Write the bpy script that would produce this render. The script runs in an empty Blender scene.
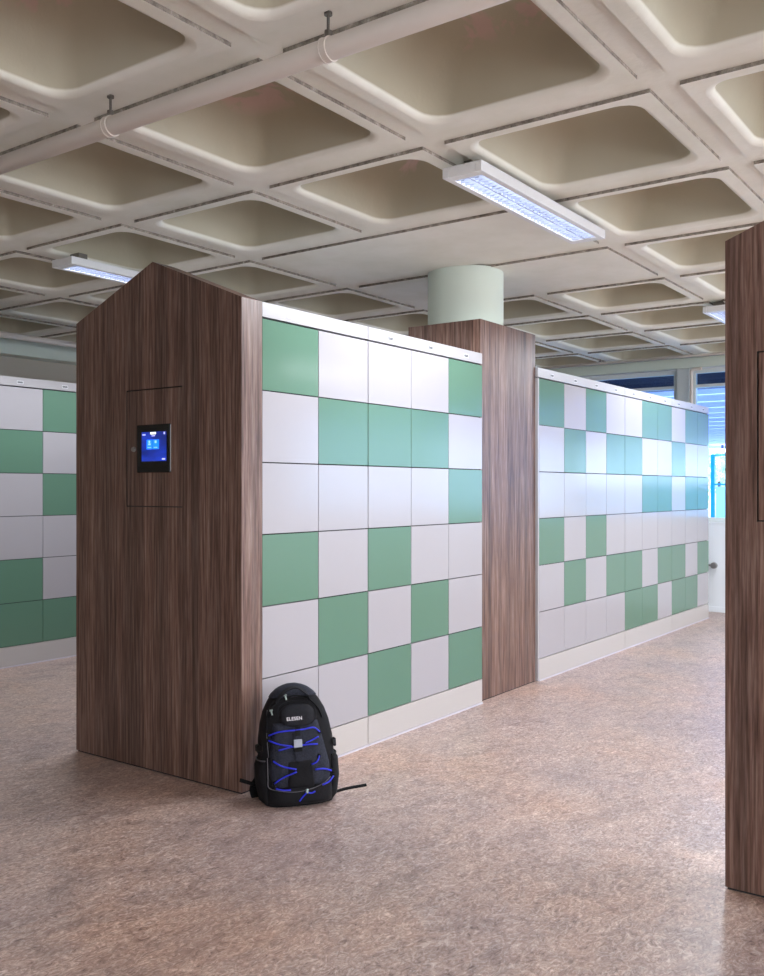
import bpy, bmesh, math, random
from mathutils import Vector, Matrix
random.seed(7)
S = bpy.context.scene
C = S.collection
PI = math.pi

# ------------------------------------------------------------------ camera
F_PX = 936.1; HORIZON = 489.0
YAW = math.atan(673.6/936.1)
cam = bpy.data.cameras.new('camera'); co = bpy.data.objects.new('camera', cam); C.objects.link(co)
cam.sensor_fit = 'HORIZONTAL'; cam.sensor_width = 36.0
cam.lens = 36.0*F_PX/764.0
cam.shift_y = (HORIZON-488.0)/764.0
cam.clip_start = 0.05; cam.clip_end = 300
co.location = (0, 0, 1.25)
co.rotation_euler = (PI/2, 0, YAW-PI/2)
S.camera = co

# ------------------------------------------------------------------ world, exposure
W = bpy.data.worlds.new('world'); S.world = W; W.use_nodes = True
bgn = W.node_tree.nodes['Background']
bgn.inputs[0].default_value = (0.93, 0.95, 1.0, 1); bgn.inputs[1].default_value = 4.0
LAMP_W = 14.5   # watts per luminaire
S.view_settings.view_transform = 'Standard'; S.view_settings.look = 'None'
S.view_settings.gamma = 1; S.view_settings.use_curve_mapping = False
S.view_settings.exposure = 0.82

# ------------------------------------------------------------------ helpers
def lin(c):
    return tuple(((v/255)/12.92 if v/255 <= .04045 else ((v/255+.055)/1.055)**2.4) for v in c)
def mat(name, rgb, rough=.5, metal=0, emis=None, es=0, spec=.5, coat=0):
    m = bpy.data.materials.new(name); m.use_nodes = True
    b = m.node_tree.nodes['Principled BSDF']
    b.inputs['Base Color'].default_value = (*lin(rgb), 1)
    b.inputs['Roughness'].default_value = rough; b.inputs['Metallic'].default_value = metal
    b.inputs['Specular IOR Level'].default_value = spec
    b.inputs['Coat Weight'].default_value = coat
    if emis:
        b.inputs['Emission Color'].default_value = (*lin(emis), 1); b.inputs['Emission Strength'].default_value = es
    return m
def nodes(m):
    nt = m.node_tree
    return nt, nt.nodes, nt.links, nt.nodes['Principled BSDF']
def mapping(nt, scale, rot=(0,0,0)):
    g = nt.nodes.new('ShaderNodeNewGeometry'); mp = nt.nodes.new('ShaderNodeMapping')
    mp.inputs['Scale'].default_value = scale; mp.inputs['Rotation'].default_value = rot
    nt.links.new(g.outputs['Position'], mp.inputs['Vector'])
    return mp.outputs['Vector']
def noise(nt, vec, scale, detail=4, rough=.5, dist=0):
    n = nt.nodes.new('ShaderNodeTexNoise')
    n.inputs['Scale'].default_value = scale; n.inputs['Detail'].default_value = detail
    n.inputs['Roughness'].default_value = rough; n.inputs['Distortion'].default_value = dist
    nt.links.new(vec, n.inputs['Vector']); return n.outputs['Fac']
def ramp(nt, fac, stops):
    r = nt.nodes.new('ShaderNodeValToRGB'); e = r.color_ramp.elements
    while len(e) < len(stops): e.new(0.5)
    for el, (p, c) in zip(e, stops):
        el.position = p; el.color = (*lin(c), 1) if len(c) == 3 and max(c) > 2 else (*c, 1)
    nt.links.new(fac, r.inputs['Fac']); return r.outputs['Color']
def mix(nt, fac, a, b, mode='MIX'):
    n = nt.nodes.new('ShaderNodeMix'); n.data_type = 'RGBA'; n.blend_type = mode
    for s, v in ((n.inputs[0], fac), (n.inputs[6], a), (n.inputs[7], b)):
        if hasattr(v, 'is_linked'): nt.links.new(v, s)
        elif isinstance(v, (int, float)): s.default_value = v
        else: s.default_value = (*v, 1)
    return n.outputs[2]
def bump(nt, bs, fac, strength, dist=.002):
    n = nt.nodes.new('ShaderNodeBump'); n.inputs['Strength'].default_value = strength; n.inputs['Distance'].default_value = dist
    nt.links.new(fac, n.inputs['Height']); nt.links.new(n.outputs[0], bs.inputs['Normal'])

def obj(name, bm, m, parent=None, smooth=False, bevel=0, segs=2):
    me = bpy.data.meshes.new(name); bmesh.ops.recalc_face_normals(bm, faces=bm.faces); bm.to_mesh(me); bm.free()
    for x in (m if isinstance(m, (list, tuple)) else [m]): me.materials.append(x)
    if smooth:
        for p in me.polygons: p.use_smooth = True
    o = bpy.data.objects.new(name, me); C.objects.link(o)
    if parent: o.parent = parent
    if bevel:
        b = o.modifiers.new('bevel', 'BEVEL'); b.width = bevel; b.segments = segs; b.limit_method = 'ANGLE'; b.harden_normals = False
    return o
def thing(name, label, cat, loc=(0,0,0), rotz=0, group=None):
    o = bpy.data.objects.new(name, None); C.objects.link(o); o.empty_display_size = .1
    o.location = loc; o.rotation_euler = (0,0,rotz); o['label'] = label; o['category'] = cat
    if group: o['group'] = group
    return o
def tag(o, label, cat, group=None):
    o['label'] = label; o['category'] = cat
    if group: o['group'] = group
    return o
def struct(o): o['kind'] = 'structure'; return o
def bx(bm, x0, x1, y0, y1, z0, z1, mi=0):
    v = [bm.verts.new((x,y,z)) for z in (z0,z1) for y in (y0,y1) for x in (x0,x1)]
    for f in ((0,1,3,2),(4,6,7,5),(0,4,5,1),(2,3,7,6),(0,2,6,4),(1,5,7,3)):
        bm.faces.new([v[i] for i in f]).material_index = mi
def box(*a):
    bm = bmesh.new(); bx(bm, *a); return bm
def cyl(bm, p0, p1, r0, r1=None, n=24, caps=True, mi=0):
    r1 = r0 if r1 is None else r1
    p0 = Vector(p0); p1 = Vector(p1); d = (p1-p0).normalized()
    a = d.orthogonal().normalized(); b = d.cross(a)
    R = []
    for p, r in ((p0,r0),(p1,r1)):
        R.append([bm.verts.new(p+(a*math.cos(2*PI*i/n)+b*math.sin(2*PI*i/n))*r) for i in range(n)])
    for i in range(n): bm.faces.new((R[0][i],R[0][(i+1)%n],R[1][(i+1)%n],R[1][i])).material_index = mi
    if caps: bm.faces.new(R[0][::-1]).material_index = mi; bm.faces.new(R[1]).material_index = mi
def catmull(pts, k=6):
    P = [Vector(p) for p in pts]; P = [P[0]*2-P[1]] + P + [P[-1]*2-P[-2]]; out = []
    for i in range(1, len(P)-2):
        for j in range(k):
            t = j/k
            out.append(.5*((2*P[i]) + (P[i+1]-P[i-1])*t + (2*P[i-1]-5*P[i]+4*P[i+1]-P[i+2])*t*t + (3*P[i]-P[i-1]-3*P[i+1]+P[i+2])*t**3))
    out.append(P[-2]); return out
def tube(bm, pts, r, n=8, flat=None, up=None):
    """tube along pts; flat=(w,t) gives a webbing section"""
    P = [Vector(p) for p in pts]; rings = []
    prev = None
    for i, p in enumerate(P):
        d = (P[min(i+1,len(P)-1)]-P[max(i-1,0)]).normalized()
        if up is not None: a = (Vector(up)-d*d.dot(Vector(up))).normalized()
        elif prev is None: a = d.orthogonal().normalized()
        else: a = (prev-d*d.dot(prev)).normalized()
        prev = a; b = d.cross(a)
        if flat:
            w, t = flat[0]/2, flat[1]/2
            rings.append([bm.verts.new(p+a*s*t+b*q*w) for s, q in ((1,1),(1,-1),(-1,-1),(-1,1))])
        else: rings.append([bm.verts.new(p+(a*math.cos(2*PI*k/n)+b*math.sin(2*PI*k/n))*r) for k in range(n)])
    m_ = len(rings[0])
    for A, B in zip(rings, rings[1:]):
        for k in range(m_): bm.faces.new((A[k],A[(k+1)%m_],B[(k+1)%m_],B[k]))
    bm.faces.new(rings[0][::-1]); bm.faces.new(rings[-1])
def loft(bm, rings, cap0=True, cap1=True):
    R = [[bm.verts.new(p) for p in r] for r in rings]; n = len(R[0])
    for A, B in zip(R, R[1:]):
        for k in range(n): bm.faces.new((A[k],A[(k+1)%n],B[(k+1)%n],B[k]))
    if cap0: bm.faces.new(R[0][::-1])
    if cap1: bm.faces.new(R[-1])
    return R

# ------------------------------------------------------------------ materials
def wood_mat(name, dark, mid, light):
    m = mat(name, mid, .42, spec=.4); nt, N, L, b = nodes(m)
    v1 = mapping(nt, (1,1,.035)); v2 = mapping(nt, (1,1,.012))
    fine = noise(nt, v1, 95, 5, .62, .15)
    wide = noise(nt, v2, 16, 3, .5, .3)
    vfine = noise(nt, mapping(nt,(1,1,.06)), 260, 2, .5)
    c1 = ramp(nt, fine, [(.30,dark),(.47,mid),(.56,tuple(int(.6*a+.4*b_) for a,b_ in zip(mid,light))),(.72,light)])
    c2 = ramp(nt, wide, [(.35,(.55,.55,.55)),(.5,(.85,.83,.82)),(.65,(1.1,1.08,1.05))])
    c = mix(nt, 1.0, c1, c2, 'MULTIPLY')
    c3 = ramp(nt, vfine, [(.35,(.8,.78,.76)),(.6,(1,1,1))])
    c = mix(nt, .8, c, c3, 'MULTIPLY')
    L.new(c, b.inputs['Base Color'])
    bump(nt, b, fine, .15, .001)
    return m
WOOD = wood_mat('zebrano_laminate', (68,46,38), (108,81,71), (149,127,118))

def locker_mat(name, rgb):
    m = mat(name, rgb, .16, spec=.36); nt, N, L, b = nodes(m)
    n = noise(nt, mapping(nt,(1,1,.25)), 1.6, 2)
    r = nt.nodes.new('ShaderNodeMapRange'); r.inputs[3].default_value = .10; r.inputs[4].default_value = .22
    L.new(n, r.inputs[0]); L.new(r.outputs[0], b.inputs['Roughness'])
    bump(nt, b, n, .05, .02)
    return m
WHITE = locker_mat('white_gloss_door', (159,155,159))
GREEN = locker_mat('green_gloss_door', (88,120,102))
FASCIA = mat('white_trim', (156,152,154), .3)
PLINTH = mat('plinth_white', (176,170,167), .35)
DARK = mat('seam_dark', (30,32,34), .7)
STRIP = mat('floor_seal_strip', (196,190,200), .4)
PLATE = mat('number_plate_grey', (196,196,200), .4)
PLATEW = mat('number_plate_white', (245,245,250), .3)
INK = mat('number_ink', (22,22,26), .6)

def floor_mat():
    m = mat('marbled_linoleum', (190,165,155), .3, spec=.33); nt, N, L, b = nodes(m)
    v = mapping(nt, (1,1.0,1), (0,0,.3))
    vs = mapping(nt, (.8,1.35,1), (0,0,.86))
    n1 = noise(nt, vs, 17, 8, .7, 2.2)
    n2 = noise(nt, vs, 34, 6, .65, 2.2)
    n3 = noise(nt, v, 1.3, 3, .5, .4)
    n4 = noise(nt, vs, 75, 3, .55, 2.0)
    c1 = ramp(nt, n1, [(.33,(96,74,68)),(.43,(150,124,115)),(.49,(190,168,159)),(.54,(176,140,124)),(.58,(196,175,167)),(.68,(234,220,214))])
    c2 = ramp(nt, n2, [(.32,(92,72,66)),(.44,(166,142,134)),(.54,(190,169,161)),(.66,(238,226,220))])
    c = mix(nt, .6, c1, c2)
    n5 = noise(nt, vs, 4.5, 9, .72, 1.2)
    c5 = ramp(nt, n5, [(.36,(.74,.71,.71)),(.47,(.96,.95,.95)),(.53,(1.03,.99,.96)),(.64,(1.15,1.14,1.12))])
    c = mix(nt, .8, c, c5, 'MULTIPLY')
    c3 = ramp(nt, n3, [(.30,(.86,.87,.92)),(.5,(1,1,1)),(.68,(1.05,.96,.88))])
    c = mix(nt, 1.0, c, c3, 'MULTIPLY')
    c4 = ramp(nt, n4, [(.33,(.50,.46,.45)),(.40,(1,1,1))])
    c = mix(nt, .6, c, c4, 'MULTIPLY')
    L.new(c, b.inputs['Base Color'])
    r = nt.nodes.new('ShaderNodeMapRange'); r.inputs[3].default_value = .30; r.inputs[4].default_value = .46
    L.new(n2, r.inputs[0]); L.new(r.outputs[0], b.inputs['Roughness'])
    bump(nt, b, n2, .12, .001)
    return m
FLOOR = floor_mat()

def ceiling_mat():
    m = mat('painted_concrete', (212,208,198), .75, spec=.25); nt, N, L, b = nodes(m)
    v = mapping(nt, (1,1,1))
    n = noise(nt, v, 3.0, 4, .6); n2 = noise(nt, v, 34, 4, .6)
    c = ramp(nt, n, [(.3,(224,222,208)),(.6,(234,232,221)),(.8,(230,224,214))])
    g = nt.nodes.new('ShaderNodeNewGeometry'); sx = nt.nodes.new('ShaderNodeSeparateXYZ'); L.new(g.outputs['Position'], sx.inputs[0])
    # the pans turn a darker beige just above the rim, with pinkish scabs at the crown
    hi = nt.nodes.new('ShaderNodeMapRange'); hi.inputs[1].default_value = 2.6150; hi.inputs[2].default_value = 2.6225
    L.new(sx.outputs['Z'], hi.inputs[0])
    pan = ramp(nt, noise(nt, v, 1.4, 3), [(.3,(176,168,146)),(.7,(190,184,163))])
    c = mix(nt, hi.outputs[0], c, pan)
    top = nt.nodes.new('ShaderNodeMapRange'); top.inputs[1].default_value = 2.79; top.inputs[2].default_value = 2.83
    L.new(sx.outputs['Z'], top.inputs[0])
    pk = ramp(nt, noise(nt, v, 2.3, 5, .6, .8), [(.55,(0,0,0)),(.58,(1,1,1))])
    f = mix(nt, 1.0, pk, (1,1,1), 'MULTIPLY')
    mm = nt.nodes.new('ShaderNodeMath'); mm.operation = 'MULTIPLY'; L.new(f, mm.inputs[0]); L.new(top.outputs[0], mm.inputs[1])
    c = mix(nt, mm.outputs[0], c, lin((200,176,166)))
    L.new(c, b.inputs['Base Color'])
    bump(nt, b, n2, .35, .004)
    return m
CEIL = ceiling_mat()
JOINT = mat('shaded_casting_joint', (128,120,108), .9, spec=.1)  # step faces around the pans: groove shade put into the colour
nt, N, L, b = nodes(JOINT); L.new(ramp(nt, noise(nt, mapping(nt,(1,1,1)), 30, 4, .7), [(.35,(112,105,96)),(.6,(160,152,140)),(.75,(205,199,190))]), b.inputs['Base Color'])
COLM = mat('pale_green_paint', (204,214,202), .6, spec=.3)
WALLW = mat('wall_white_paint', (224,228,232), .6)
WALLB = mat('wall_beige_paint', (178,170,154), .7)
PIPE = mat('pipe_paint', (214,205,195), .5)
METAL = mat('dull_metal', (120,116,110), .4, .8)
LAMPH = mat('lamp_housing_white', (225,225,225), .35)
LOUV = mat('lamp_louvre_aluminium', (176,182,200), .5, .2)
FRAME = mat('window_frame_grey', (212,218,216), .5)
BLACKG = mat('black_glass', (8,8,12), .12)
ALU = mat('knob_metal', (128,126,124), .35, .4)

# ------------------------------------------------------------------ setting
HC = 2.6; PX0, PY0, DX, DY, FR = 3.12, 1.12, .945, .925, .825
XW, YB = 9.70, 7.75
XL, YL = -4.0, -4.6
struct(obj('floor', box(XL, XW+.2, YL, YB+.2, -.06, 0), FLOOR))

def rrect(cx, cy, hx, hy, r, z, n=5):
    pts = []
    for qx, qy, a0 in ((1,1,0),(-1,1,PI/2),(-1,-1,PI),(1,-1,1.5*PI)):
        for i in range(n+1):
            a = a0+PI/2*i/n
            pts.append((cx+qx*(hx-r)+r*math.cos(a), cy+qy*(hy-r)+r*math.sin(a), z))
    return pts
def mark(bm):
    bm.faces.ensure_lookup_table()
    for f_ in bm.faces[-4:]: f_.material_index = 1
bm = bmesh.new()
ST = .014
solids = {(1,1),(1,2),(2,1),(2,2)}
for i in range(-7, 7):
    for j in range(-6, 8):
        x0 = PX0+DX*i; y0 = PY0+DY*j; cx, cy = x0+FR/2, y0+FR/2
        if x0 > XW-.2 or y0 > YB-.2: continue
        x1 = min(x0+FR, XW); y1 = min(y0+FR, YB)
        if (i,j) in solids:
            if j == 1: y1 = y0+DY+FR
            else: continue
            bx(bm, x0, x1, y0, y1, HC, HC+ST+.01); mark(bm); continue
        if x1 < x0+FR or y1 < y0+FR:
            bx(bm, x0, x1, y0, y1, HC, HC+ST+.01); continue
        jit = random.uniform(-.006, .006); h = FR/2
        hx = .355+jit; hy = .35-jit
        rings = [rrect(cx,cy,h,h,.004,HC+ST), rrect(cx,cy,h,h,.004,HC)]
        lip = .028
        for a in (0,22,45,68,90):
            t = math.radians(a)
            rings.append(rrect(cx,cy,hx-lip*math.sin(t)+lip*.5,hy-lip*math.sin(t)+lip*.5,.09,HC+lip*(1-math.cos(t))))
        rings.append(rrect(cx,cy,hx-.055,hy-.055,.10,HC+.14))
        rings.append(rrect(cx,cy,hx-.085,hy-.085,.11,HC+.21))
        rings.append(rrect(cx,cy,hx-.13,hy-.13,.11,HC+.25))
        rings.append(rrect(cx,cy,hx-.20,hy-.20,.10,HC+.265))
        R_ = loft(bm, rings, cap0=False, cap1=True)
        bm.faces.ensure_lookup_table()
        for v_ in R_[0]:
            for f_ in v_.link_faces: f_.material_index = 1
# raised strips between the pans
bx(bm, XL, XW, YL, YB, HC+.32, HC+.38)
gapx, gapy = DX-FR, DY-FR
for i in range(-8, 8):
    x1 = PX0+DX*i
    if x1-gapx > XW: continue
    v = [bm.verts.new((x, y, HC+ST)) for x, y in ((x1-gapx,YL),(min(x1,XW),YL),(min(x1,XW),YB),(x1-gapx,YB))]; bm.faces.new(v)
    for j in range(-7, 9):
        y1 = PY0+DY*j; xe = min(x1+FR, XW)
        if y1-gapy > YB or x1 > XW: continue
        v = [bm.verts.new((x, y, HC+ST)) for x, y in ((x1,y1-gapy),(xe,y1-gapy),(xe,min(y1,YB)),(x1,min(y1,YB)))]; bm.faces.new(v)
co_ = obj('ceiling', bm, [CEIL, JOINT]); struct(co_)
for p in co_.data.polygons:
    p.use_smooth = p.center.z > HC+.0005 and abs(p.normal.z) < .999 and p.center.z < HC+.3 and not (HC < p.center.z < HC+ST-.004 and abs(p.normal.z) < .02)

struct(obj('wall_back', box(XL, XW, YB, YB+.15, 0, HC+.3), WALLB))
struct(obj('unseen_wall_left', box(XL-.15, XL, -2.2, YB, 0, HC+.3), WALLW))  # unseen wall, stopped short to leave an opening added for fill light
bm = bmesh.new()
bx(bm, XL, XW+.2, YL-.15, YL, 0, .12); bx(bm, XL, XW+.2, YL-.15, YL, 2.5, HC+.3)  # unseen wall behind the camera, opened up to bring light onto the ceiling
for q in (XL, -.6, 2.8, 6.2, XW): bx(bm, q, q+.2, YL-.15, YL, .12, 2.5)
struct(obj('wall_front', bm, WALLW))
struct(obj('trim_1', box(XL, XW-.002, YB-.17, YB, 2.455, 2.598), COLM, bevel=.006))
# window wall
Y0, Y1 = -3.2, 7.0; SILL, HEAD = .90, 2.50
bm = bmesh.new()
bx(bm, XW, XW+.2, YL, YB, 0, SILL); bx(bm, XW, XW+.2, YL, YB, HEAD, HC+.3)
bx(bm, XW, XW+.2, YL, Y0, SILL, HEAD); bx(bm, XW, XW+.2, Y1, YB, SILL, HEAD)
struct(obj('wall_right', bm, WALLW))
struct(obj('baseboard_right', box(XW-.015, XW, YL, YB, 0, .055), WALLW, bevel=.003))
struct(obj('trim_2', box(XW-.05, XW-.002, YL, YB, HEAD-.005, 2.598), COLM, bevel=.004))
struct(obj('trim_3', box(XW-.006, XW+.18, Y0, Y1, SILL-.01, SILL+.012), WALLW, bevel=.004))
struct(obj('trim_4', box(XW+.0, XW+.16, 3.075, 3.20, SILL+.013, HEAD), FRAME, bevel=.003))
glass = bpy.data.materials.new('window_glass'); glass.use_nodes = True
nt = glass.node_tree; nt.nodes.clear()
o_ = nt.nodes.new('ShaderNodeOutputMaterial'); ms = nt.nodes.new('ShaderNodeMixShader'); tr = nt.nodes.new('ShaderNodeBsdfTransparent')
gl = nt.nodes.new('ShaderNodeBsdfGlossy'); gl.inputs['Roughness'].default_value = .02; fz = nt.nodes.new('ShaderNodeFresnel'); fz.inputs[0].default_value = 1.45
tr.inputs[0].default_value = (.66,.83,1.0,1)
nt.links.new(fz.outputs[0], ms.inputs[0]); nt.links.new(tr.outputs[0], ms.inputs[1]); nt.links.new(gl.outputs[0], ms.inputs[2]); nt.links.new(ms.outputs[0], o_.inputs[0])
n = 1
for a, b in ((-3.2,-1.1),(-1.1,1.0),(1.0,3.075),(3.20,5.1),(5.1,7.0)):
    bm = bmesh.new(); w = .045
    a2, b2 = a+.005, b-.005; z0, z1 = SILL+.014, HEAD-.008
    bx(bm, XW+.06, XW+.12, a2, b2, z0, z0+w); bx(bm, XW+.06, XW+.12, a2, b2, z1-w, z1)
    bx(bm, XW+.06, XW+.12, a2, a2+w, z0+w, z1-w); bx(bm, XW+.06, XW+.12, b2-w, b2, z0+w, z1-w)
    bx(bm, XW+.065, XW+.115, a2+w, b2-w, 2.30, 2.33)
    wf = obj('window_%d' % n, bm, FRAME); struct(wf)
    g = obj('pane', box(XW+.086, XW+.092, a2+w, b2-w, z0+w, z1-w), glass, wf)
    n += 1

# ------------------------------------------------------------------ round column
bm = bmesh.new(); cyl(bm, (5.085,3.012,0), (5.085,3.012,HC+.004), .237, n=64, caps=False)
o = obj('round_column', bm, COLM, smooth=True)
tag(o, 'pale green round concrete column rising out of wooden cladding to the ceiling', 'column')
# cladding around its foot: hollow square casing
t = thing('column_cladding', 'tall flat-topped wood grain casing around the foot of the round column', 'cladding', (5.1775,3.012,0))
cx0, cx1, cy0, cy1, ct = 4.797-5.1775, 5.512-5.1775, 2.741-3.012, 3.25-3.012, .02
obj('front_panel', box(cx0, cx1, cy0, cy0+ct, .006, 2.25), WOOD, t)
obj('back_panel', box(cx0, cx1, cy1-ct, cy1, .006, 2.25), WOOD, t)
obj('side_panel', box(cx0, cx0+ct, cy0+ct, cy1-ct, .006, 2.25), WOOD, t)
obj('side_panel', box(cx1-ct, cx1, cy0+ct, cy1-ct, .006, 2.25), WOOD, t)
obj('plinth_strip', box(cx0+.004, cx1-.004, cy0+.003, cy1-.003, 0, .006), DARK, t)

# ------------------------------------------------------------------ lockers
ZP, ROW, ZT, ZF = .144, .3045, 1.971, 2.04
DEPTH = 1.06
def locker_unit(label, x0, cols, Y, rows, group, edges=None, flip=False, white_plates=False, left_filler=0):
    """rows: 6 strings, one letter per column. Front faces -Y (or +Y when flip)."""
    t = thing('locker_unit', label, 'lockers', (x0, Y, 0), PI if flip else 0, group)
    if edges is None: edges = [.37*k for k in range(cols+1)]
    Wd = edges[-1]; th = .018
    fl = left_filler
    obj('carcass', box(.002-fl, Wd-.002, th+.004, DEPTH, .01, ZT), WHITE if not flip else WHITE, t)
    obj('inner_front', box(.003, Wd-.003, th, th+.004, .012, ZF-.01), DARK, t)
    if fl: obj('side_filler', box(-fl, -.001, .0, th+.004, .004, ZT+.0), FASCIA, t)
    bmf = bmesh.new(); bx(bmf, .001-fl, Wd-.001, 0, th, ZT+.006, ZF); bx(bmf, .001-fl, Wd-.001, th, DEPTH, ZF-.012, ZF)
    fa = obj('fascia', bmf, FASCIA, t, bevel=.0015)
    obj('plinth', box(.0015, Wd-.0015, .0, th, .008, ZP-.002), PLINTH, t, bevel=.001)
    obj('floor_strip', box(0, Wd, -.006, .012, 0, .007), STRIP, t)
    for k in range(cols):
        a, b = edges[k], edges[k+1]
        for r in range(6):
            zt = ZT-ROW*r; zb = zt-ROW
            ch = rows[r][k]
            d = obj('door', box(a+.0019, b-.0019, 0, th, zb+.0022, zt-.0022), GREEN if ch == 'G' else WHITE, t, bevel=.0012)
            d['label'] = 'green locker door' if ch == 'G' else 'white locker door'
        c = (a+b)/2; bmp = bmesh.new()
        wp = white_plates
        bx(bmp, c-.026, c+.026, -.0015, 0, 1.994, 2.016, 0)
        for q in range(3):
            bx(bmp, c-.020+q*.014, c-.008+q*.014, -.0022, -.0014, 1.999, 2.011, 1)
            bx(bmp, c-.016+q*.014, c-.012+q*.014, -.0028, -.0021, 2.003, 2.007, 0)
        obj('number_plate', bmp, [PLATEW if wp else PLATE, METAL if wp else INK], t)
    return t
G1 = 'locker units in the checkered bank behind the backpack'
locker_unit('green and white locker unit two doors wide, between pointed wooden panel and three-door unit', 2.906, 2, 2.713, ['GW','WG','WW','GW','WG','WW'], G1, [0,.372,.748], white_plates=True)
locker_unit('green and white locker unit three doors wide, ending at the wooden column casing', 3.656, 3, 2.713, ['WWG','GGW','WWG','GWW','WGW','GWG'], G1, [0,.374,.744,1.115])
G2 = 'locker units in the far bank beyond the column casing'
locker_unit('green and white locker unit four doors wide, directly right of the wooden column casing', 5.536, 4, 2.725, ['GWGW','WGWG','WWWW','GWGW','WGWG','WWWW'], G2, [0,.384,.749,1.124,1.494], left_filler=.02)
locker_unit('green and white locker unit three doors wide in the middle of the far bank', 7.031, 3, 2.725, ['WGG','GWW','WGG','WWW','GWG','GGW'], G2, [0,.375,.743,1.099])
locker_unit('green and white locker unit at the window end of the far bank, catching blue daylight', 8.131, 3, 2.725, ['WGG','GWW','WGG','WWW','GWG','GGW'], G2, [0,.368,.722,1.069])
locker_unit('green and white locker unit at the left edge, seen behind the pointed wooden panel', 3.327, 4, 5.95, ['GWGW','WGWG','GWGW','WWWG','WGWW','GGGG'], None)

# pointed end panels with hatch and (on one) screen
def kiosk(name_label, x, yR, screen, body_plain=False):
    """front face looks to -X at world X=x; yR is the right (low-Y) edge"""
    t = thing('locker_end_panel', name_label, 'end panel', (x, yR, 0))
    Wd, E, Pk, D = 1.088, (2.024 if body_plain else 2.036), (2.236 if body_plain else 2.256), .122
    u0, u1, v0, v1 = (.353, .721, 1.170, 1.695)
    if body_plain: u0, u1, v0, v1 = (.343+.267, .343+.63, 1.15, 1.672)
    if body_plain: u0, u1 = .630, .993
    bm = bmesh.new(); z0 = .008
    def V(y, z, xx=0): return bm.verts.new((xx, y, z))
    A, B, Cc, Dd, Ee = V(0,z0), V(Wd,z0), V(Wd,E), V(Wd/2,Pk), V(0,E)
    L0, L1, R0, R1 = V(0,v0), V(0,v1), V(Wd,v0), V(Wd,v1)
    h00, h10, h11, h01 = V(u0,v0), V(u1,v0), V(u1,v1), V(u0,v1)
    for f in ((A,B,R0,h10,h00,L0),(L0,h00,h01,L1),(h10,R0,R1,h11),(L1,h01,h11,R1,Cc,Dd,Ee)): bm.faces.new(f)
    p = [V(u0,v0,.03), V(u1,v0,.03), V(u1,v1,.03), V(u0,v1,.03)]; q = [h00,h10,h11,h01]
    for k in range(4): bm.faces.new((q[k],q[(k+1)%4],p[(k+1)%4],p[k])).material_index = 1
    bm.faces.new(p).material_index = 1
    out = [A,B,R0,R1,Cc,Dd,Ee,L1,L0]; bk = [bm.verts.new((D, v.co.y, v.co.z)) for v in out]
    for k in range(9): bm.faces.new((out[k],out[(k+1)%9],bk[(k+1)%9],bk[k]))
    bm.faces.new(bk)
    obj('body', bm, [WOOD, DARK], t)
    obj('base_strip', box(.006, D-.004, .006, Wd-.006, 0, .008), DARK, t)
    g = .0045
    obj('hatch_backing', box(.022, .029, u0+.001, u1-.001, v0+.001, v1-.001), DARK, t)
    h = obj('hatch_door', box(.0005, .022, u0+g, u1-g, v0+g, v1-g), WOOD, t, bevel=.001)
    if not body_plain:
        bm = bmesh.new(); cyl(bm, (-.010,.668,1.428), (.0,.668,1.428), .010, .012, n=20); cyl(bm, (-.0115,.668,1.428),(-.0099,.668,1.428), .004, n=12)
        obj('lock_knob', bm, ALU, h)
        bz = obj('display_housing', box(-.014, .0, .420, .641, 1.322, 1.536), BLACKG, t, bevel=.004)
        ym = .418+.109
        def em(nm, c, s): return mat(nm, c, .3, emis=c, es=s)
        navy = em('screen_navy', (14,36,120), .9)
        nt, N, L, b = nodes(navy)
        cc = ramp(nt, noise(nt, mapping(nt,(1,1,3)), 9, 2), [(.35,(10,20,80)),(.65,(16,44,150))]); L.new(cc, b.inputs['Emission Color'])
        s = obj('screen', box(-.0150,-.0138, .450, .612, 1.373, 1.503), navy, bz)
        bm = bmesh.new()
        bx(bm, -.0158,-.0149, .497,.537, 1.426,1.468); bx(bm, -.0158,-.0149, .540,.578, 1.426,1.468)
        obj('screen_tile', bm, em('tile_blue',(20,110,250),1.0), s)
        bm = bmesh.new()
        bx(bm,-.0164,-.0157,.512,.524,1.452,1.464); cyl(bm,(-.0164,.559,1.459),(-.0157,.559,1.459),.006,n=14); bx(bm,-.0164,-.0157,.551,.567,1.444,1.452)
        bx(bm,-.0164,-.0157,.506,.530,1.432,1.435); bx(bm,-.0164,-.0157,.547,.571,1.432,1.435)
        obj('screen_icon', bm, em('icon_pale',(120,170,255),1.0), s)
        bm = bmesh.new()
        bx(bm,-.0158,-.0149,.517,.553,1.492,1.501); 
        obj('screen_banner', bm, em('banner_white',(235,240,215),1.1), s)
        bm = bmesh.new()
        bx(bm,-.0158,-.0149,.523,.545,1.483,1.487); bx(bm,-.0158,-.0149,.457,.477,1.378,1.385)
        bx(bm,-.0158,-.0149,.458,.466,1.490,1.500); bx(bm,-.0158,-.0149,.586,.606,1.488,1.494)
        obj('screen_text', bm, em('text_lilac',(165,165,235),.9), s)
        bz.location = (.0105, .006, 0); s.location = (0, -.006, 0)
    return t
kiosk('tall pointed wood grain end panel with blue touch screen, backpack leaning at its corner', 2.77, 2.700, True)
kiosk('dark wood grain pointed end panel cut by the right edge of the photo', 3.0, -.250, False, body_plain=True)

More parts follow.
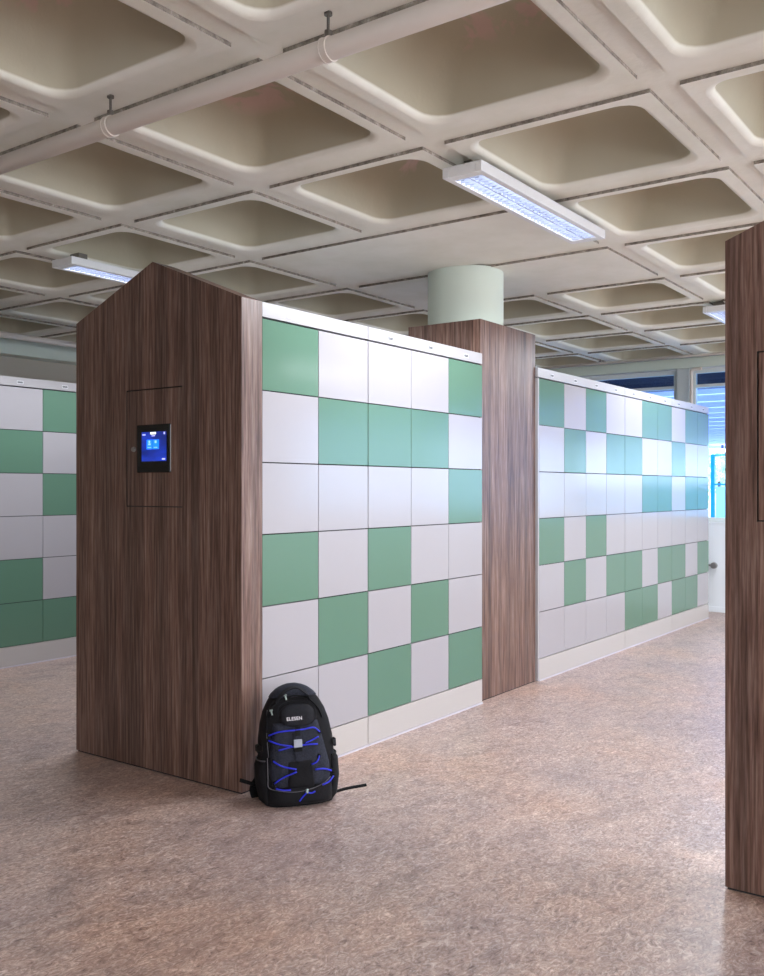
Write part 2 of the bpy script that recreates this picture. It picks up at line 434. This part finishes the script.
# ------------------------------------------------------------------ ceiling luminaires
def luminaire(label, x, y):
    t = thing('ceiling_light', label, 'ceiling light', (x, y, HC), 0, 'twin tube fluorescent ceiling lights')
    Lh, Wh, ol, ow = .635, .092, .585, .064
    zt, zb = -.030, -.074
    bm = bmesh.new()
    bx(bm,-Lh,Lh,-Wh,Wh,zt-.006,zt)
    bx(bm,-Lh,Lh,-Wh,-ow,zb,zt-.006); bx(bm,-Lh,Lh,ow,Wh,zb,zt-.006)
    bx(bm,-Lh,-ol,-ow,ow,zb,zt-.006); bx(bm,ol,Lh,-ow,ow,zb,zt-.006)
    obj('housing', bm, LAMPH, t, bevel=.002)
    for q in (-.55,.50): obj('mounting_block', box(q,q+.06,-.04,.04,zt,.013), METAL, t)
    bm = bmesh.new()
    bx(bm,-ol,ol,-.003,.003,zb+.002,zb+.024)
    for k in range(33):
        xx = -ol+ol*2*(k+.5)/33
        for a, b in ((-ow,-.0031),(.0031,ow)):
            bx(bm, xx-.0016, xx+.0016, a, b, zb+.003, zb+.016)
            m_ = (a+b)/2; bx(bm, xx-.004, xx+.004, m_-.008, m_+.008, zb+.001, zb+.004)
    obj('louvre', bm, LOUV, t)
    for s in (-1,1):
        bm = bmesh.new(); cyl(bm, (-ol+.01,s*.034,zb+.033),(ol-.01,s*.034,zb+.033), .011, n=14)
        obj('tube', bm, TUBE, t, smooth=False)
    for q in (-.48,-.24,0,.24,.48):
        ld = bpy.data.lights.new('tube_light', 'SPOT'); ld.energy = LAMP_W; ld.color = (.88,.94,1.0); ld.spot_size = math.radians(172); ld.spot_blend = .35; ld.shadow_soft_size = .05
        lo_ = bpy.data.objects.new('tube_light', ld); C.objects.link(lo_); lo_.parent = t; lo_.location = (q, 0, zb-.055)
    return t
TUBE = mat('fluorescent_tube', (255,255,255), .5, emis=(222,232,255), es=4.2)
luminaire('lit ceiling light in front of the round column, fully in view', 3.908, 1.957)
luminaire('lit ceiling light half hidden by the tip of the pointed wooden panel', 3.908, 4.61)
luminaire('lit ceiling light peeking out beside the dark right-hand end panel', 7.50, 1.985)
for x, y in ((3.908,-.72),(7.50,4.61),(7.50,-.72),(3.908,-3.4)):
    luminaire('lit ceiling light of the same rows, outside the photo', x, y)

# ------------------------------------------------------------------ pipes
def pipe_y(x, z, r, y0, y1, label, clamps, name='ceiling_pipe', m=PIPE):
    t = thing(name, label, 'pipe', (x, y0, z))
    bm = bmesh.new(); cyl(bm, (0,0,0), (0,y1-y0,0), r, n=28); obj('pipe_run', bm, m, t, smooth=False)
    for f in t.children[0].data.polygons: f.use_smooth = len(f.vertices) == 4
    for y in clamps:
        bm = bmesh.new(); yy = y-y0
        cyl(bm,(0,yy-.013,0),(0,yy-.009,0),r+.004,n=28); cyl(bm,(0,yy-.009,0),(0,yy+.009,0),r+.0025,n=28); cyl(bm,(0,yy+.009,0),(0,yy+.013,0),r+.004,n=28)
        c = obj('pipe_clamp', bm, m, t)
        bm = bmesh.new(); cyl(bm,(0,yy,r+.003),(0,yy,HC+ST-z),.0045,n=10); cyl(bm,(0,yy,r+.003),(0,yy,r+.022),.012,n=6); cyl(bm,(0,yy,HC+ST-z-.008),(0,yy,HC+ST-z),.012,n=12)
        obj('hanger_bolt', bm, METAL, c)
    return t
pipe_y(2.085, 2.507, .032, -3.5, 7.5, 'thick painted pipe running diagonally under the ceiling at upper left', [-.2,.73,1.69,2.66,3.62,4.6,5.55])
pipe_y(9.35, 2.575, .014, -3.5, 7.5, 'thin painted pipe under the ceiling along the window side', [1.9,3.9,5.6], m=PIPE)
def pipe_x(y, z, r, x0, x1, label):
    bm = bmesh.new(); cyl(bm, (0,0,0), (x1-x0,0,0), r, n=16); o = obj('ceiling_pipe', bm, PIPE); o.location = (x0,y,z)
    for f in o.data.polygons: f.use_smooth = len(f.vertices) == 4
    tag(o, label, 'pipe')
pipe_x(7.25, 2.56, .025, -1.0, 9.3, 'painted pipe under the ceiling above the left lockers, near the beige wall')
# small riser pipe by the window post
bm = bmesh.new(); tube(bm, catmull([(9.655,3.035,.93),(9.655,3.035,1.6),(9.655,3.035,2.38),(9.655,3.03,2.46),(9.655,2.99,2.478),(9.655,2.93,2.478)],6), .017, n=12)
tag(obj('riser_pipe', bm, PIPE, smooth=True), 'thin white vertical pipe with a bent top beside the window post', 'pipe')
# cable duct lying on the far locker bank
tag(obj('cable_duct', box(5.7, 9.0, 3.00, 3.10, ZF+.001, ZF+.075), PIPE, bevel=.004), 'long pale cable duct lying on top of the far lockers', 'cable duct')
# wall knob
t = thing('wall_knob', 'round grey metal knob on the white wall below the window', 'knob', (XW, 2.80, .478))
bm = bmesh.new(); cyl(bm,(-.10,0,0),(-.06,0,0),.030,.034,n=24); obj('knob_head', bm, ALU, t, bevel=.004)
bm = bmesh.new(); cyl(bm,(-.06,0,0),(-.0005,0,0),.012,n=16); obj('stem', bm, ALU, t)
bm = bmesh.new(); tube(bm,[(-.05,.0,.0),(-.05,.09,.0)],.010,n=12); obj('side_arm', bm, ALU, t)

# ------------------------------------------------------------------ outside the window
OUTG = mat('outdoor_paving', (222,226,230), .8)
struct(obj('trim_5', box(-30, 90, -40, 70, -.30, -.07), OUTG)) 
SLAT = mat('soffit_slat_paint', (178,184,232), .6)
NAVY = mat('navy_metal', (30,36,66), .5)
t = thing('outdoor_canopy', 'slatted lilac white canopy ceiling outside the window', 'canopy', (12.5,8,2.9))
for k in range(19): obj('slat', box(.05+k*1.37, .05+k*1.37+1.2, -18, 22, .0, .03), SLAT, t)
for y in (-16,-8,0,8,16): obj('beam', box(0, 26, y, y+.12, .03, .2), SLAT, t)
for s in (-16, 20): obj('post', box(.1,.3,s,s+.2,-2.97,.2), NAVY, t)
for s in (-16, 20): obj('post', box(25,25.2,s,s+.2,-2.97,.2), NAVY, t)
tag(obj('roller_shutter_box', box(XW+.32, XW+.62, -3.3, 7.2, 2.335, 2.75), NAVY, bevel=.01), 'dark navy shutter box outside above the window', 'shutter box')
BLUE = mat('blue_steel', (0,140,232), .4)
t = thing('blue_fence', 'bright blue steel framed gate outside the window', 'gate', (12.4,0,0))
def fy(px):  # y on plane X=12.4 for a photograph column
    d = (math.cos(YAW)+math.sin(YAW)*(px-382)/F_PX, math.sin(YAW)-math.cos(YAW)*(px-382)/F_PX); return 12.4*d[1]/d[0]
for px in (713,):
    obj('post', box(-.03,.03,fy(px)-.022,fy(px)+.022,-.02,1.70), BLUE, t)
for yy in (2.2,1.0,-.2): obj('post', box(-.03,.03,yy-.035,yy+.035,-.02,1.70), BLUE, t)
obj('rail', box(-.02,.02,-.2,fy(713),1.68,1.70), BLUE, t); obj('rail', box(-.02,.02,-.2,fy(713),1.30,1.32), BLUE, t)
for k in range(9):
    yy = -.15+k*.42
    if yy < fy(713)-.05: obj('bar', box(-.006,.006,yy-.006,yy+.006,1.32,1.68), BLUE, t)
obj('infill_panel', box(-.01,.01,-.2,fy(713)-.04,.1,1.28), mat('pale_aqua_panel',(178,238,248),.5), t)
# pale building and bushes across the yard
LEAF = mat('leaf_green', (110,160,120), .6)
nt, N, L, b = nodes(LEAF); L.new(ramp(nt, noise(nt, mapping(nt,(1,1,1)), 9, 3), [(.35,(120,165,140)),(.65,(215,235,215))]), b.inputs['Base Color'])
for k, (x, y, r, lab) in enumerate(((46,46*fy(719)/12.4,2.6,'leafy tree outside seen through the gap in the blue gate'),(52,52*fy(700)/12.4,3.0,'leafy tree outside hidden mostly by the far lockers'))):
    t = thing('tree', lab, 'tree', (x,y,-.07))
    bm = bmesh.new(); cyl(bm,(0,0,0),(0,0,1.7),.12,.07,n=10); obj('trunk', bm, mat('bark',(96,80,66),.8), t)
    bm = bmesh.new()
    for q in range(420):
        u = random.uniform(0,2*PI); w = random.uniform(-1,1); rr = r*random.uniform(.35,1)**.6
        c = Vector((math.cos(u)*math.sqrt(1-w*w)*rr, math.sin(u)*math.sqrt(1-w*w)*rr, 2.6+w*rr*.6))
        n1 = Vector((random.uniform(-1,1),random.uniform(-1,1),random.uniform(-1,1))).normalized(); n2 = n1.orthogonal().normalized(); s = .22
        bm.faces.new([bm.verts.new(c+n1*s), bm.verts.new(c+n2*s*.6), bm.verts.new(c-n1*s), bm.verts.new(c-n2*s*.6)])
    obj('foliage', bm, LEAF, t)
t = thing('outdoor_lamp', 'round white lamp under the outdoor canopy', 'lamp', (35.8,10.1,2.74))
bm = bmesh.new(); cyl(bm,(0,0,-.10),(0,0,.0),.42,n=24); obj('lamp_disc', bm, mat('lamp_white',(255,255,255),.5,emis=(255,255,255),es=6), t)
bm = bmesh.new(); cyl(bm,(0,0,0),(0,0,.155),.05,n=12); obj('mount', bm, NAVY, t)

# ------------------------------------------------------------------ backpack
def fabric(name, rgb, scale=420, rough=.85, var=.35):
    m = mat(name, rgb, rough, spec=.3); nt, N, L, b = nodes(m)
    tc = nt.nodes.new('ShaderNodeTexCoord'); n_ = noise(nt, tc.outputs['Object'], scale, 2, .6)
    lo = tuple(int(v*(1-var)) for v in rgb); hi = tuple(min(255,int(v*(1+var))+4) for v in rgb)
    L.new(ramp(nt, n_, [(.35,lo),(.65,hi)]), b.inputs['Base Color']); 
    n2 = noise(nt, tc.outputs['Object'], 22, 3, .5, .8); bump(nt, b, n2, .35, .012)
    return m
BLK = fabric('black_nylon', (9,8,12)); GRY = fabric('slate_melange_fabric', (32,34,44), 300); DK = fabric('charcoal_nylon', (20,20,26))
PIPG = mat('grey_reflective_piping', (84,82,88), .5); CORD = mat('blue_bungee_cord', (16,28,190), .4); BUCK = mat('pale_grey_plastic', (150,154,168), .35)
WEB = fabric('black_webbing', (7,7,9)); LOGO = mat('embroidered_letters', (205,200,205), .6); MTL = mat('zip_pull_metal', (150,165,160), .3, .7)
bag = thing('backpack', 'black and slate backpack with blue bungee laces standing on the floor', 'backpack', (2.797,2.400,0), math.radians(-41.1))
bag.rotation_euler = (math.radians(-6), math.radians(-2.2), math.radians(-41.1)); bag.rotation_mode = 'XYZ'; bag.scale = (1.02,1.0,1.01)
# half width, front y, back y, along z
PROF = [(0,.115,.030,.165),(.006,.134,.012,.19),(.03,.143,.002,.198),(.09,.149,-.002,.20),(.18,.150,.0,.20),(.26,.146,.010,.195),(.32,.136,.024,.19),(.365,.122,.038,.187),(.40,.104,.052,.184),(.43,.082,.068,.178),(.45,.058,.084,.168),(.462,.030,.102,.152),(.466,.012,.115,.14)]
def prof(z):
    z = max(PROF[0][0], min(PROF[-1][0], z))
    for A, B in zip(PROF, PROF[1:]):
        if z <= B[0]:
            k = (z-A[0])/(B[0]-A[0]); k = k
            return [A[i]+(B[i]-A[i])*k for i in (1,2,3)]
EXP = 3.2
def section(z, n=48, gx=0, gy=0):
    w, f, bk = prof(z); w += gx; d = (bk-f)/2+gy; cy = (bk+f)/2; out = []
    for i in range(n):
        a = 2*PI*i/n; c, s = math.cos(a), math.sin(a)
        out.append((w*abs(c)**(2/EXP)*(1 if c>=0 else -1), cy+d*abs(s)**(2/EXP)*(1 if s>=0 else -1), z))
    return out
def fs(x, z, off=0):   # front surface
    w, f, bk = prof(z); d = (bk-f)/2; q = min(.995, abs(x)/w)
    return Vector((x, (bk+f)/2 - d*(1-q**EXP)**(1/EXP) - off, z))
bm = bmesh.new(); zs = []
for A, B in zip(PROF, PROF[1:]):
    for k in range(3): zs.append(A[0]+(B[0]-A[0])*k/3)
zs.append(PROF[-1][0])
loft(bm, [section(z) for z in zs])
obj('main_compartment', bm, BLK, bag, smooth=True)
def patch(name, m, outline_fn, z0, z1, off, puff, nz=14, nx=12, par=bag):
    """cushioned panel on the front surface: outline_fn(z)->(xl,xr)"""
    bm = bmesh.new(); G = []
    for i in range(nz+1):
        z = z0+(z1-z0)*i/nz; xl, xr = outline_fn(z); row = []
        for k in range(nx+1):
            u = k/nx; x = xl+(xr-xl)*u
            e = min(1, 4*u*(1-u)*1.6)*min(1, 4*(i/nz)*(1-i/nz)*1.6)
            row.append((bm.verts.new(fs(x,z,off+puff*e**.5)), bm.verts.new(fs(x,z,-.004))))
        G.append(row)
    for i in range(nz):
        for k in range(nx):
            bm.faces.new([G[i][k][0],G[i][k+1][0],G[i+1][k+1][0],G[i+1][k][0]])
            bm.faces.new([G[i][k][1],G[i][k+1][1],G[i+1][k+1][1],G[i+1][k][1]])
    for i in range(nz):
        for k in (0,nx): bm.faces.new([G[i][k][0],G[i+1][k][0],G[i+1][k][1],G[i][k][1]])
    for k in range(nx):
        for i in (0,nz): bm.faces.new([G[i][k][0],G[i][k+1][0],G[i][k+1][1],G[i][k][1]])
    return obj(name, bm, m, par, smooth=True)
def z_of(py): return (806-py)*.00372
def x_of(px): return (px-299.5)*.00415
def P2(X, Y): return x_of(220+X/4.775), z_of(670+Y/4.775)
# slate side pieces of the front pocket
patch('front_pocket', GRY, lambda z: (-.118+.02*abs((z-.16)/.13), .118-.035*max(0,(z-.16)/.16)), .075, .325, .004, .010)
patch('pocket_centre', BLK, lambda z: (-.050-.0*z, .052), .078, .185, .012, .006)
patch('bottom_pocket', BLK, lambda z: (-.122, .124), .012, .085, .006, .012)
def ellipse_hw(z, z0, z1, w):
    u = (2*z-z0-z1)/(z1-z0); return w*max(.02,(1-abs(u)**3))**.5
tp = patch('top_pocket', DK, lambda z: (-.068*1.0*ellipse_hw(z,.304,.394,1)+.004, .068*ellipse_hw(z,.304,.394,1)+.004), .305, .393, .008, .010)
# piping lines
def line(name, pts, r, m, par=bag, off=.010, raw=False):
    bm = bmesh.new(); q = [Vector((x,0,z)) for x, z in pts]; q = catmull(q, 6)
    tube(bm, [fs(p.x, p.z, off) for p in q], r, n=8); return obj(name, bm, m, par, smooth=True)
line('piping', [(-.122,.20),(-.124,.12),(-.122,.088),(-.09,.076),(-.04,.067),(0,.066),(.05,.074),(.09,.088),(.118,.106)], .0016, PIPG, off=.017)
line('piping', [(-.108,.375),(-.116,.33),(-.118,.26),(-.116,.20)], .0013, PIPG, off=.004)
line('piping', [(-.07,.348),(-.066,.385),(-.03,.404),(.02,.405),(.06,.395),(.078,.365),(.074,.335),(.055,.315)], .0013, DK, par=tp, off=.014)
line('zipper', [(-.100,.345),(-.088,.385),(-.05,.412),(0,.422),(.05,.410),(.088,.372),(.104,.33)], .0028, WEB, off=.004)
line('zipper', [(-.118,.29),(-.112,.35),(-.092,.395),(-.05,.425)], .0025, WEB, off=.003)
# blue laces
for pts in ([(250,285),(300,270),(400,268),(450,264),(478,288)], [(248,308),(295,330),(348,343)], [(288,358),(350,346),(420,342),(464,345)], [(408,334),(440,322),(470,310)],
            [(262,408),(300,435),(362,456)], [(430,440),(455,428),(468,402)], [(362,468),(300,490),(262,516)], [(445,466),(485,468),(520,484)], [(268,540),(300,550),(332,553)], [(474,545),(505,535),(530,514)],
            [(404,572),(385,590),(368,612)], [(404,572),(422,578),(440,572)]):
    line('bungee_cord', [P2(*p) for p in pts], .0031, CORD, off=.021)
for X, Y in ((250,285),(248,308),(478,288),(262,408),(468,402),(262,516),(520,484),(268,540),(530,514)):
    x, z = P2(X,Y); p = fs(x,z,.014); bm = bmesh.new(); bx(bm, p.x-.006,p.x+.006,p.y-.004,p.y+.006,p.z-.007,p.z+.007); obj('lace_loop', bm, WEB, bag, bevel=.002)
# centre strap, buckle, toggle
def ribbon(name, pts, w, t, m, par=bag, off=.02):
    bm = bmesh.new(); q = catmull([fs(x,z,off) for x, z in pts],5); tube(bm, q, 0, flat=(w,t), up=(0,-1,0)); return obj(name, bm, m, par)
ribbon('compression_strap', [(-.003,.305),(-.003,.28),(-.002,.24),(0,.18)], .030, .003, GRY, off=.019)
ribbon('webbing', [(0,.308),(-.002,.29),(-.002,.275)], .020, .003, WEB, off=.022)
x, z = P2(375,328); p = fs(x,z,.024)
bm = bmesh.new(); bx(bm,p.x-.016,p.x+.016,p.y-.006,p.y+.003,z-.017,z+.012); bx(bm,p.x-.012,p.x+.012,p.y-.0085,p.y-.006,z-.004,z+.010); bk_ = obj('buckle', bm, BUCK, bag, bevel=.003)
bm = bmesh.new(); bx(bm,p.x-.017,p.x+.017,p.y-.006,p.y+.003,z-.034,z-.018); obj('buckle_socket', bm, WEB, bk_, bevel=.003)
x, z = P2(404,566); p = fs(x,z,.020); bm = bmesh.new(); cyl(bm,(p.x,p.y,z-.008),(p.x,p.y,z+.008),.006,n=14); obj('cord_toggle', bm, MTL, bag, bevel=.002)
# zip pulls
for X, Y, par in ((338,104,bag),(270,172,bag)):
    x, z = P2(X,Y); p = fs(x,z,.012); bm = bmesh.new(); cyl(bm,(p.x,p.y,z),(p.x+.004,p.y-.002,z-.016),.003,n=8); cyl(bm,(p.x-.006,p.y,z+.003),(p.x+.006,p.y,z+.003),.004,n=8); obj('zip_pull', bm, MTL, bag)
# hood over the top and carry handle
bm = bmesh.new(); loft(bm, [section(.418+.0475*k/8, gx=.004-.0*k, gy=.004) for k in range(9)]+[section(.4665, gx=-.004, gy=-.004)]); obj('hood', bm, GRY, bag, smooth=True)
bm = bmesh.new(); tube(bm, catmull([(-.075,.050,.400),(-.055,.045,.428),(-.02,.052,.452),(.015,.055,.454),(.045,.048,.432),(.062,.055,.41)],6), 0, flat=(.022,.005), up=(0,-.3,1)); obj('carry_handle', bm, DK, bag)
# side pocket, side strap (left side)
def side(sgn):
    bm = bmesh.new(); rings = []
    for z, g in ((.012,.0),(.03,.012),(.10,.018),(.165,.016),(.185,.006)):
        w, f, bk = prof(z)
        rings.append([(sgn*(w-.02+ (.02+g)*math.sin(PI*k/12)**.5), f+.02+(bk-f-.04)*k/12, z) for k in range(13)] + [(sgn*(w-.03), f+.02+(bk-f-.04)*k/12, z) for k in (10,6,2)])
    loft(bm, rings); s = obj('side_pocket', bm, BLK, bag, smooth=True)
    w, f, bk = prof(.185)
    bm = bmesh.new(); tube(bm, [(sgn*(w-.02+.028*math.sin(PI*k/12)**.5), f+.02+(bk-f-.04)*k/12, .186) for k in range(13)], .003, n=6); obj('pocket_hem', bm, PIPG if sgn < 0 else WEB, s)
    w, f, bk = prof(.225)
    bm = bmesh.new(); tube(bm, catmull([(sgn*(w-.01),f+.02,.235),(sgn*(w+.006),f+.06,.228),(sgn*(w+.006),bk-.05,.222),(sgn*(w-.02),bk-.01,.22)],5), 0, flat=(.02,.003), up=(sgn,0,0)); obj('side_strap', bm, WEB, bag)
    bm = bmesh.new(); bx(bm, sgn*(w+.002)-.005, sgn*(w+.002)+.006, f+.045, f+.085, .212, .243); obj('side_buckle', bm, DK if sgn>0 else WEB, bag, bevel=.003)
side(-1); side(1)
# shoulder straps behind, loose webbing ends
for sgn in (-1,1):
    bm = bmesh.new(); tube(bm, catmull([(sgn*.05,.19,.40),(sgn*.075,.215,.34),(sgn*.10,.222,.25),(sgn*.115,.215,.15),(sgn*.12,.20,.07)],6), 0, flat=(.055,.012), up=(0,1,0)); obj('shoulder_strap', bm, WEB, bag, bevel=.003)
bm = bmesh.new(); tube(bm, catmull([(-.135,.175,.055),(-.160,.165,.072),(-.190,.145,.088),(-.222,.128,.104)],6), 0, flat=(.014,.005), up=(.3,-.8,.3)); obj('loose_strap_end', bm, WEB, bag)
bm = bmesh.new(); tube(bm, catmull([(-.115,.195,.11),(-.150,.185,.085),(-.168,.172,.055),(-.158,.165,.02),(-.135,.16,.004)],6), 0, flat=(.032,.006), up=(.3,-.8,.1)); obj('strap_base', bm, WEB, bag)
bm = bmesh.new(); tube(bm, catmull([(.10,.12,.018),(.15,.112,.022),(.20,.108,.030),(.278,.104,.036)],6), 0, flat=(.012,.006), up=(0,-.4,1)); obj('loose_strap_end', bm, WEB, bag)
# lettering
cu = bpy.data.curves.new('lettering', 'FONT'); cu.body = 'ELESEN'; cu.size = .0175; cu.align_x = 'CENTER'; cu.align_y = 'CENTER'; cu.extrude = .0008; cu.space_character = 1.1; cu.offset = .0004
tmp = bpy.data.objects.new('lettering_curve', cu); C.objects.link(tmp); bpy.context.view_layer.update()
me = bpy.data.meshes.new_from_object(tmp.evaluated_get(bpy.context.evaluated_depsgraph_get())); bpy.data.objects.remove(tmp)
for v in me.vertices:
    x, y, zz = v.co; z0 = z_of(714.8); xx = x-.010; p = fs(xx, z0+y, .0205); v.co = Vector((p.x, p.y-zz, z0+y))
me.materials.clear(); me.materials.append(LOGO); lo = bpy.data.objects.new('lettering', me); C.objects.link(lo); lo.parent = tp

bpy.context.view_layer.update()
